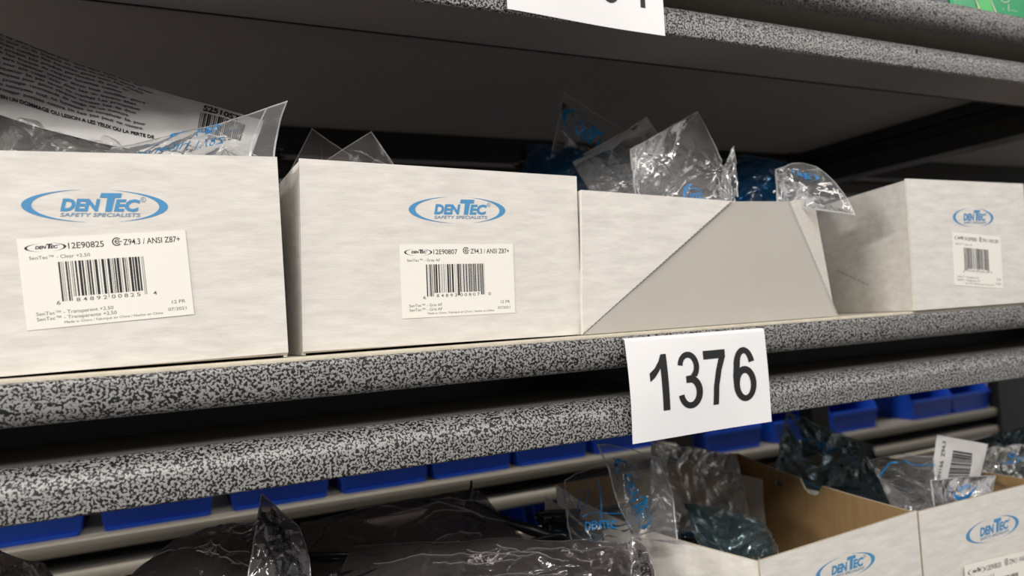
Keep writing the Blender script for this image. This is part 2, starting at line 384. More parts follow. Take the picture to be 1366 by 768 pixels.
def make_bin():
    t = thing('storage_bin', (0, 0, 0), 'x', 'bin'); w, d, h_ = .144 * RK, .27, .13 * RK; t_ = .0025
    bm = bmesh.new()
    def ring(z, ins, fr):
        x = w / 2 - ins; y0 = fr; y1 = d - ins
        return [bm.verts.new(q) for q in ((-x, y0, z), (x, y0, z), (x, y1, z), (-x, y1, z))]
    o0 = ring(0, .006, .004); 
    o1 = [bm.verts.new(q) for q in ((-w / 2, 0, .052), (w / 2, 0, .052), (w / 2, .05, h_), (w / 2, d, h_), (-w / 2, d, h_), (-w / 2, .05, h_))]
    i1 = [bm.verts.new(q) for q in ((-w / 2 + t_, t_, .052), (w / 2 - t_, t_, .052), (w / 2 - t_, .05, h_), (w / 2 - t_, d - t_, h_), (-w / 2 + t_, d - t_, h_), (-w / 2 + t_, .05, h_))]
    i0 = ring(t_, .006 + t_, .004 + t_)
    Fn = bm.faces.new
    Fn(o0[::-1]); Fn(i0)
    for a, r0, sg in ((o1, o0, 1), (i1, i0, -1)):
        for q in ([r0[0], r0[1], a[1], a[0]], [r0[1], r0[2], a[3], a[2], a[1]], [r0[2], r0[3], a[4], a[3]], [r0[3], r0[0], a[0], a[5], a[4]]):
            Fn(q if sg > 0 else q[::-1])
    for k in range(6): Fn([o1[k], o1[(k + 1) % 6], i1[(k + 1) % 6], i1[k]])
    bmesh.ops.recalc_face_normals(bm, faces=bm.faces)
    me = bpy.data.meshes.new('bin_body'); bm.to_mesh(me); bm.free(); me.materials.append(M['bin'])
    o = bpy.data.objects.new('bin_body', me); C.objects.link(o); o.parent = t
    b = o.modifiers.new('b', 'BEVEL'); b.width = .0015; b.segments = 2
    boxm('front_lip', (-w / 2 + .002, -.004, .044), (w / 2 - .002, .002, .054), M['bin'], t, bevel=.001)
    boxm('foot_rim', (-w / 2 + .010, -.0005, .0), (w / 2 - .010, .004, .006), M['bin'], t)
    return t
proto = make_bin()
def copy_tree(o, parent=None):
    c = o.copy(); C.objects.link(c); c.parent = parent
    for ch in list(o.children): copy_tree(ch, c)
    return c
binspec = []
for r0, z in ((-.086, ZL), (.055, ZL), (.198, ZL), (.337, ZL), (.466, ZL), (.598, ZL), (.735, ZL)):
    binspec.append(((r0 * RY - .153 * RK), z))
for r0, z in ((.955, ZR), (1.108, ZR), (1.252, ZR), (1.478, ZR), (1.602, ZR)):
    binspec.append(((r0 * RY - .153 * RK), z))
words = ['at the far left edge of the frame', 'second from the left edge', 'third from the left edge', 'fourth from the left edge', 'just left of the hanging black bag tip, fifth from the left',
         'sixth from the left', 'left of the number sheet under the shelf', 'directly under the number sheet 1376', 'showing just right of the dark post', 'with a pale foot shadow, two right of the post',
         'standing apart before the right end gap', 'at the far right beside the black post']
for i, (X, z) in enumerate(binspec):
    b = proto if i == 0 else copy_tree(proto)
    b.location = tuple(wp(X, RY + .03, z + .0002)); b['label'] = 'blue plastic storage bin ' + words[i]; b['category'] = 'bin'; b['group'] = 'blue bins on the rear rack'
for i, X in enumerate((1.30, 1.72)):
    b = copy_tree(proto); b.location = tuple(wp(X, RY + .02, -.985)); b['label'] = ['blue bin in deep shade below the rear rails, left one', 'blue bin in deep shade below the rear rails, right one'][i]
    b['category'] = 'bin'; b['group'] = 'blue bins in the lower rear row'; b.location[2] = uz(-.282 * RY) - .13 * RK
dk = boxm('deck_board', wp(-2.2, RY, -.282 * RY - .13 * RK / S - .02), wp(6.4, RY + 1.2, -.282 * RY - .13 * RK / S - .001), M['steel_rear'], rr)

# ------------------------------------------------------------------ number sheets
def sheet(name, BL, BR, ztop, Yp, label, num, fold=True, zd=None):
    """paper sheet folded over the shelf lip and hanging in front of it"""
    t = .0003; rows = []
    xa, xb = BL[0], BR[0]; nx = 16
    prof = []
    for k in range(15):
        v = k / 14.; prof.append((v, None))
    V = []; 
    for j in range(22):
        for i in range(nx + 1):
            u = i / nx
            x = xa + (xb - xa) * u; zb = BL[2] + (BR[2] - BL[2]) * u
            zt = ztop[0] + (ztop[1] - ztop[0]) * u
            if j < 16:
                v = j / 15.; z = zb + (zt - .003 - zb) * v; y = uy(Yp) - .0022 * math.sin(PI * v) * (.6 + .4 * math.sin(3 * u + 1)) - .0012 * (1 - v) * math.cos(5 * u)
            else:
                a = (j - 15) / 6. * PI / 2; z = zt - .003 + .003 * math.sin(a); y = uy(Yp) + .003 * (1 - math.cos(a)) + (.012 if j == 21 else 0)
            V.append((x + .0 * v, y, z))
    n = len(V); V2 = V + [(x, y + (t if k // (nx + 1) < 18 else 0), z - (t if k // (nx + 1) >= 18 else 0)) for k, (x, y, z) in enumerate(V)]
    Fc = []
    for j in range(21):
        for i in range(nx):
            a = j * (nx + 1) + i; Fc.append((a, a + 1, a + nx + 2, a + nx + 1)); Fc.append((a + n, a + nx + 1 + n, a + nx + 2 + n, a + 1 + n))
    for i in range(nx): Fc.append((i + 1, i, i + n, i + 1 + n))
    for j in range(21):
        a = j * (nx + 1); b = a + nx + 1; Fc.append((a, b, b + n, a + n)); a += nx; b += nx; Fc.append((b, a, a + n, b + n))
    o = mesh(name, V2, Fc, M['paper'], None, smooth=True)
    md = o.modifiers.new('es', 'EDGE_SPLIT'); md.split_angle = 1.0
    tag(o, label, 'sign')
    A = Art()
    for ch, x0, x1, y0, y1 in num: digit(A, 'k', ch, x0, x1, y0, y1)
    def fn(x, y):
        u = (x - xa) / (xb - xa); zb = BL[2] + (BR[2] - BL[2]) * u; zt = ztop[0] + (ztop[1] - ztop[0]) * u
        v = (y - zb) / (zt - .003 - zb)
        yy = uy(Yp) - .0022 * np.sin(PI * v) * (.6 + .4 * np.sin(3 * u + 1)) - .0012 * (1 - v) * np.cos(5 * u)
        return np.stack([x, yy - .00035, y], 1)
    A.build({'k': 'printed_number'}, {'k': M['ink']}, o, fn, sub=.006)
    return o
Ys = .992
BL, BR = P(843, 592, Ys), P(1029, 562, Ys)
nums = [(ch, P(x0, y, Ys)[0], P(x1, y, Ys)[0], P((x0 + x1) / 2, yb, Ys)[2], P((x0 + x1) / 2, yt, Ys)[2]) for ch, x0, x1, yt, yb, y in
        (('1', 865, 889.5, 472.5, 548, 512), ('3', 903, 935, 468.5, 544.5, 508), ('7', 938.5, 968, 466.5, 539.5, 500), ('6', 976.5, 1007, 462.5, 535, 498))]
sheet('number_sheet', BL, BR, (P(833, 451.5, Ys)[2], P(1021, 437, Ys)[2]), Ys, 'white paper sheet with black number 1376 hanging on the shelf edge', nums)
BL, BR = P(676, 12.5, Ys), P(887, 48, Ys); hgt = .165 * S; cap = .083 * S; b0 = P(855, 9.5, Ys)
xs = [P(855 - q, 9 - q * .165, Ys)[0] for q in (138, 96, 55, 11)]
nums = [(ch, x, x + wd, b0[2] - .0004, b0[2] + cap) for ch, x, wd in (('1', xs[0], .016), ('3', xs[1], .019), ('6', xs[2], .019), ('1', xs[3], .0115))]
sheet('number_sheet', BL, BR, (uz(ZT + .1615), uz(ZT + .1615)), Ys, 'white number sheet cut off by the top of the frame, on the upper shelf edge', nums)

# ------------------------------------------------------------------ cartons
CM = [M['card'], M['kraft'], M['rim_white']]
TH = .0022
def carton(label, FL, FR, zb, ztl, ztr, back, group, Yf, skew=0., bows=None, mats=None, tops=None, back_top=None, seed=0, inner=None, notch=None, leftbow=(0, 0, 0), rightbow=(0, 0, 0), backx=None, lift=(0, 0)):
    """open carton: front face from FL=(X,Y) to FR, back offset; every wall its own panel"""
    m = mats or CM
    base = wp((FL[0] + FR[0]) / 2, FL[1], zb)
    t = thing('carton', base, label, 'box', group)
    bl, br = wp(*FL, zb), wp(*FR, zb); tl, tr = wp(FL[2] if len(FL) > 2 else FL[0], FL[1], ztl), wp(FR[2] if len(FR) > 2 else FR[0], FR[1], ztr)
    tl, tr = wp(tops[0] if tops else FL[0], FL[1], ztl), wp(tops[1] if tops else FR[0], FR[1], ztr)
    kx0, kx1 = backx or (FL[0] + skew, FR[0] + skew)
    Yk = Yf + back; zk = back_top or (ztl + ztr) / 2 - .004
    kbl, kbr, ktl, ktr = wp(kx0, Yk, zb), wp(kx1, Yk, zb), wp(kx0, Yk, zk), wp(kx1, Yk, zk)
    panel('front_panel', [bl + (0, 0, lift[0]), br + (0, 0, lift[1]), tr, tl], (0, TH, 0), m, t, .00008, seed)
    panel('back_panel', [kbr, kbl, ktl, ktr], (0, -TH, 0), m, t, .0008, seed + 1, bow=(0, 0, 0))
    e = np.array([0, .0003, 0])
    panel('side_panel', [kbl - e, bl + (0, TH + .0003, 0), tl + (0, TH + .0003, -.0015), ktl], (TH, 0, 0), m, t, .0008, seed + 2, bow=leftbow)
    panel('side_panel', [br + (0, TH + .0003, 0), kbr - e, ktr, tr + (0, TH + .0003, -.0015)], (-TH, 0, 0), m, t, .0008, seed + 3, bow=rightbow, notch=notch, nx=40 if notch else 14)
    zz = .0012
    panel('bottom_panel', [bl + (0, TH, zz), br + (0, TH, zz), kbr + (0, -TH, zz), kbl + (0, -TH, zz)], (0, 0, TH), m, t, 0)
    return t
ZD = ZB + .163 + .001                      # deck surface of the middle shelf
def face_fn(Yp, off=.00045):
    y = uy(Yp) - off
    return lambda x, z: np.stack([x, 0 * x + y, z], 1)
def put_logo(box, x0, x1, yc, Yp, tilt=0., cols=('c', 't')):
    A = Art(); a = P(x0, yc, Yp); b = P(x1, yc, Yp); w = b[0] - a[0]
    logo(A, cols[0], cols[1], 0, 0, 1.0)
    cx = (a[0] + b[0]) / 2; cz = P((x0 + x1) / 2, yc, Yp)[2]
    A.build(LN, LM, box, lambda x, y: np.stack([cx + x * w, 0 * x + uy(Yp) - .00022, cz + y * w], 1))
def put_label(box, q, Yp, art, y_off=.0004):                  # q: photo corners BL, BR, TR, TL of the sticker
    Q = [P(*c, Yp) for c in q]
    dn = np.array([0, -y_off, 0]); Qo = [c + dn for c in Q]
    o = panel('shipping_label', [c + dn for c in Q], (0, .0002, 0), [M['sticker']] * 3, box, 0, nx=4, ny=4)
    def fn(x, y): 
        p = bilin(Q, np.asarray(x) / 700., np.asarray(y) / 445.); p[:, 1] -= y_off + .00006; return p
    art.build(LN, LM, o, fn)
# box 1
Y1 = 1.04
b1 = carton('big white carton at far left with label 12E90825, nearest the camera', (-.30, Y1), (PX(385, 475, Y1), Y1), ZD, PZ(0, 203, Y1), PZ(369, 209, Y1), .62, 'white cartons on the middle shelf', Y1, tops=(-.30, PX(369.5, 209, Y1)), seed=1, lift=(0, .0028))
put_logo(b1, 28, 224, 274.5, Y1)
put_label(b1, [(36, 441), (259, 419), (247, 307), (22, 319)], Y1, label_art('12E90825', 'SenTec™ - Clear +2.50', 'SenTec™ - Transparent +2.50', 'SenTec™ - Transparente +2.50', '', 3, '684892008254'))
# box 2
Y2 = 1.05
b2 = carton('white carton with label 12E90807, second from left on the middle shelf', (PX(404, 470, Y2), Y2), (PX(777, 455, Y2), Y2), ZD, PZ(398, 211, Y2), PZ(768, 235, Y2), .60, 'white cartons on the middle shelf', Y2, tops=(PX(399, 211, Y2), PX(769, 235, Y2)), seed=11, lift=(.0024, .0004), leftbow=(-.002, 0, 0))
put_logo(b2, 545, 674, 280, Y2)
put_label(b2, [(536.5, 425), (687, 417), (684, 325.5), (532.5, 326)], Y2, label_art('12E90807', 'SenTec™ - Gray AF', 'SenTec™ - Gris AF', 'SenTec™ - Gris AF', '', 5, '684892008070'))
# box 4 (skewed)
Y4 = 1.005
b4 = carton('white carton with a small blurred label, right end of the middle shelf', (PX(1222, 424, Y4), Y4), (PX(1369, 411, Y4) + .02, Y4), ZD, PZ(1208, 238, Y4), PZ(1364, 245, Y4), .60, 'white cartons on the middle shelf', Y4, skew=.20, tops=(PX(1209, 238, Y4), PX(1365, 245, Y4)), seed=21, mats=[M['card'], M['card_smooth'], M['rim_white']])
A = Art(); logo(A, 'c', 't', 0, 0, 1.0)
a4, c4 = P(1271, 290, Y4), P(1325, 290, Y4); w4 = c4[0] - a4[0]
A.build(LN, LM, b4, lambda x, y: np.stack([(a4[0] + c4[0]) / 2 + x * w4, 0 * x + uy(Y4) - .00022, (a4[2] + c4[2]) / 2 + .0 + y * w4 * 1.15], 1))
put_label(b4, [(1273, 380), (1338, 385), (1334, 316), (1270, 309)], Y4, label_art('12E90820', 'SenTec™ - Clear +2.0', 'SenTec™ - Transparent +2.0', 'SenTec™ - Transparente +2.0', '', 9, '684892008209'))
# perforation on box 4's side and torn flecks on its front
def dashes(A, p0, p1, n, w, c='g', duty=.6):
    p0, p1 = np.array(p0), np.array(p1)
    for i in range(n):
        a = p0 + (p1 - p0) * i / n; b = p0 + (p1 - p0) * (i + duty) / n; A.stroke(c, [a, b], w)
s0 = wp(PX(1222, 424, Y4), Y4, 0); sk = np.array([.20, .60, 0]) * S
A = Art(); dashes(A, (.42, .075), (.03, -.012), 16, .0016, 'd', .7)
A.build({'d': 'perforation'}, {'d': M['bar_grey']}, b4, lambda u, z: np.stack([s0[0] + sk[0] * u - .0008, s0[1] + sk[1] * u, CZ + np.asarray(z) * S], 1))

# box 3: turned, its long side cut along a diagonal perforation
Y3 = 1.04
t3 = thing('carton', P(930, 440, Y3), 'lower white carton with a diagonal perforated cut, behind the number sheet', 'box', 'white cartons on the middle shelf')
zt = lambda x, y: P(x, y, Y3)
zb3 = uz(ZD)
pts = dict(a=zt(777, 450), b=zt(775, 253), c=zt(977, 268), d=zt(1060, 267), e=zt(1119, 428))
pts['a'][2] = zb3; pts['e'][2] = zb3
TV = (0, TH, 0)
# upper textured triangle panel and the smooth lower one
def tri_panel(name, pl, mat, dy, par=t3):
    n = len(pl); f = [p + np.array([0, dy, 0]) for p in pl]; bk = [p + np.array([0, TH, 0]) for p in f]
    return mesh(name, f + bk, [tuple(range(n)), tuple(range(n, 2 * n))[::-1]] + [(i, (i + 1) % n + 0, (i + 1) % n + n, i + n)[::-1] for i in range(n)], [mat, M['kraft'], M['rim_white']], par,
                fm=[0, 1] + [2] * n, bevel=.0004)
tri_panel('front_panel', [pts['a'], pts['c'], pts['b']], M['card'], 0)
# smooth flap leans slightly outward along its upper edge
lo = lambda p, k: p + np.array([0, k, 0])
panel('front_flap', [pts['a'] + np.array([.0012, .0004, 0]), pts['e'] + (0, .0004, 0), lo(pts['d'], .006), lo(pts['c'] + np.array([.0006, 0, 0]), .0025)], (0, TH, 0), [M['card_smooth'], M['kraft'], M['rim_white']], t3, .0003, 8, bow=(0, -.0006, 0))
A = Art(); pa, pc = (pts['a'][0], pts['a'][2]), (pts['c'][0], pts['c'][2])
dashes(A, (pa[0] + .001, pa[1] + .001), (pc[0] - .001, pc[1]), 46, .0006, 'd', .6)
A.build({'d': 'perforation'}, {'d': M['ink_grey']}, t3, face_fn(Y3, .0008))
pe, pd = pts['e'], lo(pts['d'], .006); n_ = 60; zz = []
for i in range(n_ + 1):
    q = pe + (pd - pe) * i / n_; zz.append((q[0] - (.0009 if i % 2 else .0022), q[1] - .0009, q[2]))
V = zz + [(a + .0007, b, c) for a, b, c in zz]
mesh('perforation', V, [(i, i + 1, n_ + 2 + i, n_ + 1 + i) for i in range(n_)], M['bar_grey'], t3)
# right end panel, leaning out
kz = PZ(1085, 262, 1.08); kx = PX(1085, 262, 1.08)
e0 = pts['e'] + (0, TH, 0); d0 = pts['d'] + (-.0005, .0075, 0); d1 = P(1085, 262, 1.09)
kb = wp(PX(1119, 428, Y3) + .05, Y3 + .45, ZD); kt = wp(PX(1085, 262, 1.09) + .08, Y3 + .45, PZ(1085, 262, 1.09) - .01)
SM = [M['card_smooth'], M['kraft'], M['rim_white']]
panel('side_strip', [e0 + (-.0008, 0, 0), e0 + (.0006, .002, 0), d1, d0], (0, .0012, 0), [M['rim_white']] * 3, t3, .0002, nx=3, ny=24)
panel('side_panel', [e0 + (.0006, .003, 0), kb, kt, d1 + (0, .002, 0)], (-TH, 0, 0), SM, t3, .0006, 5)
lb = wp(PX(777, 450, Y3) + .004, Y3, ZD) + (0, TH, 0); lt = P(775, 253, Y3) + (.001, TH, 0); lkb = lb + (0, .45 * S, 0); lkt = lt + (0, .45 * S, -.004)
panel('side_panel', [lkb, lb, lt, lkt], (TH, 0, 0), CM, t3, .0006, 6)
panel('back_panel', [kb, lkb, lkt, kt], (0, -TH, 0), CM, t3, .0006, 7)
panel('bottom_panel', [lb + (0, 0, .0012), e0 + (-.001, 0, .0012), kb + (-.002, -.003, .0012), lkb + (.001, -.003, .0012)], (0, 0, TH), CM, t3, 0)

# lower shelf cartons
ZD2 = -.86 + .164
ZTL = -.432
KM = [M['card'], M['kraft'], M['rim']]
bA = carton('open white carton with bare kraft inside, left of the two lower logo cartons', (.918, 1.0), (1.352, 1.02), ZD2, ZTL - .003, ZTL + .007, .56, 'white cartons on the lower shelf', 1.0, mats=KM, seed=31, back_top=-.385, notch=(.46, .055, .10),
            leftbow=(-.022, 0, 0), rightbow=(-.012, 0, 0), backx=(.83, 1.385))
def tilt_logo(box, corners, Yp, stretch=1.):
    pass
A = Art(); logo(A, 'c', 't', 0, 0, 1.0)
def put_logo2(box, p0, p1, FLp, FRp):
    """logo on a front face that runs from FLp to FRp (X, Y): p0, p1 photo ends of the oval"""
    A = Art(); logo(A, 'c', 't', 0, 0, 1.0)
    d = np.array([FRp[0] - FLp[0], FRp[1] - FLp[1]]); 
    def hit(px, py):
        r = ray(px, py); a = np.array([[r[0], -d[0]], [r[1], -d[1]]]); k, s = np.linalg.solve(a, np.array(FLp)); return s, r[2] * k
    (s0_, z0_), (s1_, z1_) = hit(*p0), hit(*p1)
    sc, zc = (s0_ + s1_) / 2, (z0_ + z1_) / 2; w = (s1_ - s0_); L = np.linalg.norm(d)
    def fn(x, y):
        s = sc + x * w; return np.stack([(FLp[0] + d[0] * s) * S, (FLp[1] + d[1] * s - 1) * S - .0003, CZ + (zc + y * w * L) * S], 1)
    A.build(LN, LM, box, fn); return hit
put_logo2(bA, (1088, 766), (1167, 746), (.918, 1.0), (1.352, 1.02))
bB = carton('white carton heaped with clear bags, at the lower right corner', (1.358, 1.02), (1.80, 1.03), ZD2, ZTL + .004, ZTL + .0, .56, 'white cartons on the lower shelf', 1.02, mats=KM, seed=41)
put_logo2(bB, (1288, 713), (1359, 698), (1.358, 1.02), (1.80, 1.03))
art = label_art('12E90820', 'SenTec™ - Clear +2.0', 'SenTec™ - Transparent +2.0', 'SenTec™ - Transparente +2.0', '', 9, '684892008209')
put_label(bB, [(1294, 858), (1386, 820), (1381, 731), (1286, 754)], 1.018, art)
bC = carton('half hidden open carton under the dark smoke bags, lower left', (.27, .99), (.70, .99), ZD2, ZTL - .03, ZTL - .012, .50, 'white cartons on the lower shelf', .99, mats=KM, seed=51, back_top=-.49, backx=(.30, .74))
q = [P(728, 708, 1.50), P(778, 708, 1.46), P(766, 688, 1.46), P(728, 662, 1.50)]
panel('side_flap', q, (0, .002, 0), [M['card_smooth'], M['card_smooth'], M['rim_white']], bA, .0003, 3)
bD = carton('open carton under the leftmost smoke bags, mostly below the frame', (-.26, .99), (.255, .99), ZD2, ZTL - .03, ZTL - .03, .55, 'white cartons on the lower shelf', .99, mats=KM, seed=61, back_top=-.50, backx=(-.25, .28))
# green and navy packs on the top shelf
ZD3 = ZT + .164
def pack(name, x0, x1, Y, h, mat, label, grp=None):
    a = wp(x0, Y, ZD3); b = wp(x1, Y + .25, ZD3 + h)
    t = thing(name, ((a[0] + b[0]) / 2, a[1], a[2]), label, 'box')
    boxm('pack_body', a, b, mat, t, bevel=.0015)
    boxm('lid_flap', (a[0] + .001, a[1] - .0004, b[2] - .012), (b[0] - .001, a[1], b[2] - .001), mat, t)
    return t, a, b
g, a, b = pack('printed_pack', PX(1270, 0, 1.02), PX(1270, 0, 1.02) + .42, 1.02, .22, M['green'], 'green printed pack with cream lines, on the top shelf at upper right')
Gy = 1.02; A = Art()
A.stroke('c', [tuple(P(x, y, Gy)[[0, 2]]) for x, y in ((1296, -12), (1301, 0), (1304, 8), (1306, 16))], [.001, .0016, .0022, .003])
A.stroke('c', [tuple(P(x, y, Gy)[[0, 2]]) for x, y in ((1318, -14), (1321, 0), (1324, 8), (1329, 20))], [.0006, .001, .0016, .0022])
A.strip('l', [tuple(P(x, y, Gy)[[0, 2]]) for x, y in ((1298, -12), (1303, 0), (1307, 17))], [tuple(P(x, y, Gy)[[0, 2]]) for x, y in ((1317, -14), (1320, 0), (1326, 20))])
A.stroke('w', [tuple(P(1340 + 5.5 * math.cos(t_), -1 + 4.5 * math.sin(t_), Gy)[[0, 2]]) for t_ in np.linspace(-.4, 2.9, 14)], .0006)
A.stroke('w', [tuple(P(x, y, Gy)[[0, 2]]) for x, y in ((1344.5, 6), (1344.6, 11), (1344.8, 15.5))], .0009)
tx = P(1337, 13, Gy); A.text('w', 'by', tx[0], tx[0] + .0022, tx[2], .0011)
tx = P(1347, 14, Gy); A.text('w', 'Honey Farms', tx[0], tx[0] + .012, tx[2] - .0003, .0011)
A.build({'c': 'printed_line', 'l': 'printed_leaf', 'w': 'lettering'}, {'c': M['cream'], 'l': M['leaf'], 'w': M['paper']}, g, face_fn(Gy, .0007))
pack('printed_pack', PX(1270, 0, 1.02) - .16, PX(1270, 0, 1.02) - .004, 1.025, .16, M['navy'], 'dark navy pack beside the green one on the top shelf')
pack('printed_pack', .30, .72, 1.1, .2, M['navy'], 'dark pack on the top shelf above the number sheet, out of frame')

# ------------------------------------------------------------------ bags and what is in them
def tri(x): return 2 * np.abs(2 * (x - np.floor(x + .5))) - 1
class Film:
    ra = .0011
    def __init__(f, Q, bows=None, bulge=.006, amp=.002, cs=.03, seed=0, pinch=(), shape=.7, crease=4, ridges=20):
        cs = cs * 1.5; f.ra = .0011 + .35 * amp; f.Q = [np.array(P(*q)) for q in Q]; f.bw = [np.array(b, float) * .001 for b in (bows or [(0, 0, 0)] * 4)]
        f.bulge, f.amp, f.cs, f.shape, f.pinch = bulge, amp, cs, shape, pinch
        Q = f.Q; f.Lw = (np.linalg.norm(Q[1] - Q[0]) + np.linalg.norm(Q[2] - Q[3])) / 2; f.Lh = (np.linalg.norm(Q[3] - Q[0]) + np.linalg.norm(Q[2] - Q[1])) / 2
        n = np.cross(Q[2] - Q[0], Q[3] - Q[1]); n /= np.linalg.norm(n); f.N = n if n[1] < 0 else -n
        rs = np.random.RandomState(seed); f.k = []
        for i in range(crease): f.k.append((rs.uniform(0, PI), rs.uniform(.35, .9) * 1.4 ** i, rs.uniform(0, 1), rs.uniform(0, 6), rs.uniform(.8, 2.), 1 / 1.5 ** i))
        f.ph = rs.uniform(0, 6, 8); f.rd = []
        for i in range(ridges):
            th = rs.uniform(0, PI); f.rd.append((math.cos(th), math.sin(th), rs.uniform(.08, .92) * f.Lw, rs.uniform(.08, .92) * f.Lh, rs.uniform(-9, 9), rs.uniform(.35, 1.) * rs.choice([-1, 1]), rs.uniform(.010, .035), rs.randint(0, 2)))
    def __call__(f, u, v, side=1, off=0.):
        u = np.asarray(u, float); v = np.asarray(v, float); p = bilin(f.Q, u, v)
        b, r, t, l = f.bw
        su, sv = np.sin(PI * np.clip(u, 0, 1)), np.sin(PI * np.clip(v, 0, 1))
        p = p + b * (su * (1 - v))[..., None] + t * (su * v)[..., None] + r * (sv * u)[..., None] + l * (sv * (1 - u))[..., None]
        s, q = u * f.Lw / f.cs, v * f.Lh / f.cs
        s2 = s + .45 * np.sin(1.1 * q + f.ph[0]) + .2 * np.sin(2.7 * q + f.ph[1]); q2 = q + .45 * np.sin(1.2 * s + f.ph[2]) + .2 * np.sin(2.9 * s + f.ph[3])
        h = 0; g = 0
        for th, fr, ph, wv, wf, a in f.k:
            w = tri(fr * (s2 * math.cos(th) + q2 * math.sin(th)) + ph + .25 * np.sin(wf * (q2 * math.cos(th) - s2 * math.sin(th)) + wv)); h = h + a * w
            g = g + a * tri(fr * (s2 * math.cos(th + 1.2) + q2 * math.sin(th + 1.2)) + ph + side * .3)
        e = .22 + .78 * (su * sv) ** .5
        d = side * f.bulge * (su * sv) ** f.shape + f.amp * e * (.75 * h + .45 * side * g)
        U = f.Q[1] - f.Q[0]; U = U / np.linalg.norm(U); V = np.cross(f.N, U)
        p = p + f.N * d[..., None] + (U * g[..., None] if np.ndim(g) else 0) * f.amp * .25 * 1.0 + V * (h * f.amp * .25)[..., None]
        x_, y_ = u * f.Lw, v * f.Lh; rg = 0
        for cx, cy, ox, oy, cv, am, ln, which in f.rd:
            if which and side < 0: continue
            a_ = (x_ - ox) * cx + (y_ - oy) * cy; d_ = -(x_ - ox) * cy + (y_ - oy) * cx + cv * a_ * a_
            rg = rg + am * (np.exp(-np.abs(d_) / .0011) + .9 * np.exp(-np.abs(d_) / .005)) * np.exp(-(a_ / ln) ** 2)
        p = p + f.N * (rg * f.ra * e if np.ndim(rg) else 0 * d)[..., None]
        for (pu, pv, R, k, nf) in f.pinch:
            du, dv = (u - pu) * f.Lw, (v - pv) * f.Lh; rr_ = np.sqrt(du ** 2 + dv ** 2) / R; w = np.exp(-rr_ ** 2)
            p = p - (U * du[..., None] + V * dv[..., None]) * (k * w)[..., None] + f.N * (.22 * R * tri(nf * np.arctan2(dv, du) / (2 * PI)) * rr_ * w)[..., None]
        return p + f.N * off
def film_mesh(name, F_, mat, parent, n=56, m=None, hole=None, sides=(1, -1), u0=0, u1=1, v0=0, v1=1):
    m = m or n; u, v = np.meshgrid(np.linspace(u0, u1, n + 1), np.linspace(v0, v1, m + 1)); V = []; Fc = []
    for si, sd in enumerate(sides):
        V += list(F_(u, v, sd).reshape(-1, 3)); o = si * (n + 1) * (m + 1)
        for j in range(m):
            for i in range(n):
                if hole and ((u[j, i] - hole[0]) * F_.Lw) ** 2 + ((v[j, i] - hole[1]) * F_.Lh) ** 2 < hole[2] ** 2: continue
                a = o + j * (n + 1) + i; q = (a, a + 1, a + n + 2, a + n + 1); Fc.append(q if sd > 0 else q[::-1])
    return mesh(name, V, Fc, mat, parent, smooth=True)
M['f_seam'] = film_mat('film_seam', milky=.42, gloss=2.0, rough=.15, bs=.1)
M['f_seam_dark'] = film_mat('dark_film_seam', tint=(.8, .8, .8), milky=.22, gloss=1.8, rough=.15, bs=.1)
def seam(F_, parent, mat, w=.0009, edges='brtl', n=60):
    for e in edges:
        t = np.linspace(0, 1, n); k = w / (F_.Lh if e in 'bt' else F_.Lw)
        a, b = {'b': ((t, 0 * t), (t, 0 * t + k)), 't': ((t, 0 * t + 1 - k), (t, 0 * t + 1)), 'l': ((0 * t, t), (0 * t + k, t)), 'r': ((0 * t + 1 - k, t), (0 * t + 1, t))}[e]
        V = list(F_(*a, 1, .0003)) + list(F_(*b, 1, .0003)) + list(F_(*b, 1, -.0004)) + list(F_(*a, 1, -.0004)); Fc = []
        for i in range(n - 1):
            for r0 in range(4): r1 = (r0 + 1) % 4; Fc.append((r0 * n + i, r0 * n + i + 1, r1 * n + i + 1, r1 * n + i))
        mesh('edge_seam', V, Fc, mat, parent)
def bag(label, Q, mat, bows=None, bulge=.006, amp=.002, cs=.03, seed=0, pinch=(), n=104, hole=None, edges='rtl', smat=None, group=None, name='plastic_bag', sw=.0009, shape=.7, crease=4, ridges=20):
    F_ = Film(Q, bows, bulge, amp, cs, seed, pinch, shape, crease, 48 if mat == 'f_smoke' else ridges)
    c = sum(F_.Q) / 4; c[2] = min(q[2] for q in F_.Q)
    t = thing(name, c, label, 'bag', group)
    film_mesh('film', F_, M[mat], t, n, hole=hole)
    if edges: seam(F_, t, M[smat or 'f_seam'], sw, edges)
    if mat == 'f_smoke' and F_.Lw > .07:                    # pale strips added along the folds, standing in for crease highlights
        rs = np.random.RandomState(seed + 500)
        for i in range(8):
            a = np.array([rs.uniform(.05, .7), rs.uniform(.35, .95)]); b = a + [rs.uniform(.15, .45), rs.uniform(-.25, .12)]; b = np.clip(b, .02, .98)
            k = np.linspace(0, 1, 46); cu = rs.uniform(-.06, .06) * np.sin(PI * k); w = .00024 * np.sin(PI * k) + .00004
            uu, vv = a[0] + (b[0] - a[0]) * k, np.clip(a[1] + (b[1] - a[1]) * k + cu, .01, .99)
            V = list(F_(uu, vv - w / F_.Lh, 1, .0003)) + list(F_(uu, vv, 1, .0011)) + list(F_(uu, vv + w / F_.Lh, 1, .0003))
            mesh('fold_highlight', V, [(j + r * 46, j + 1 + r * 46, j + 1 + (r + 1) * 46, j + (r + 1) * 46) for r in (0, 1) for j in range(45)], M['f_seam_dark'], t)
    return t, F_
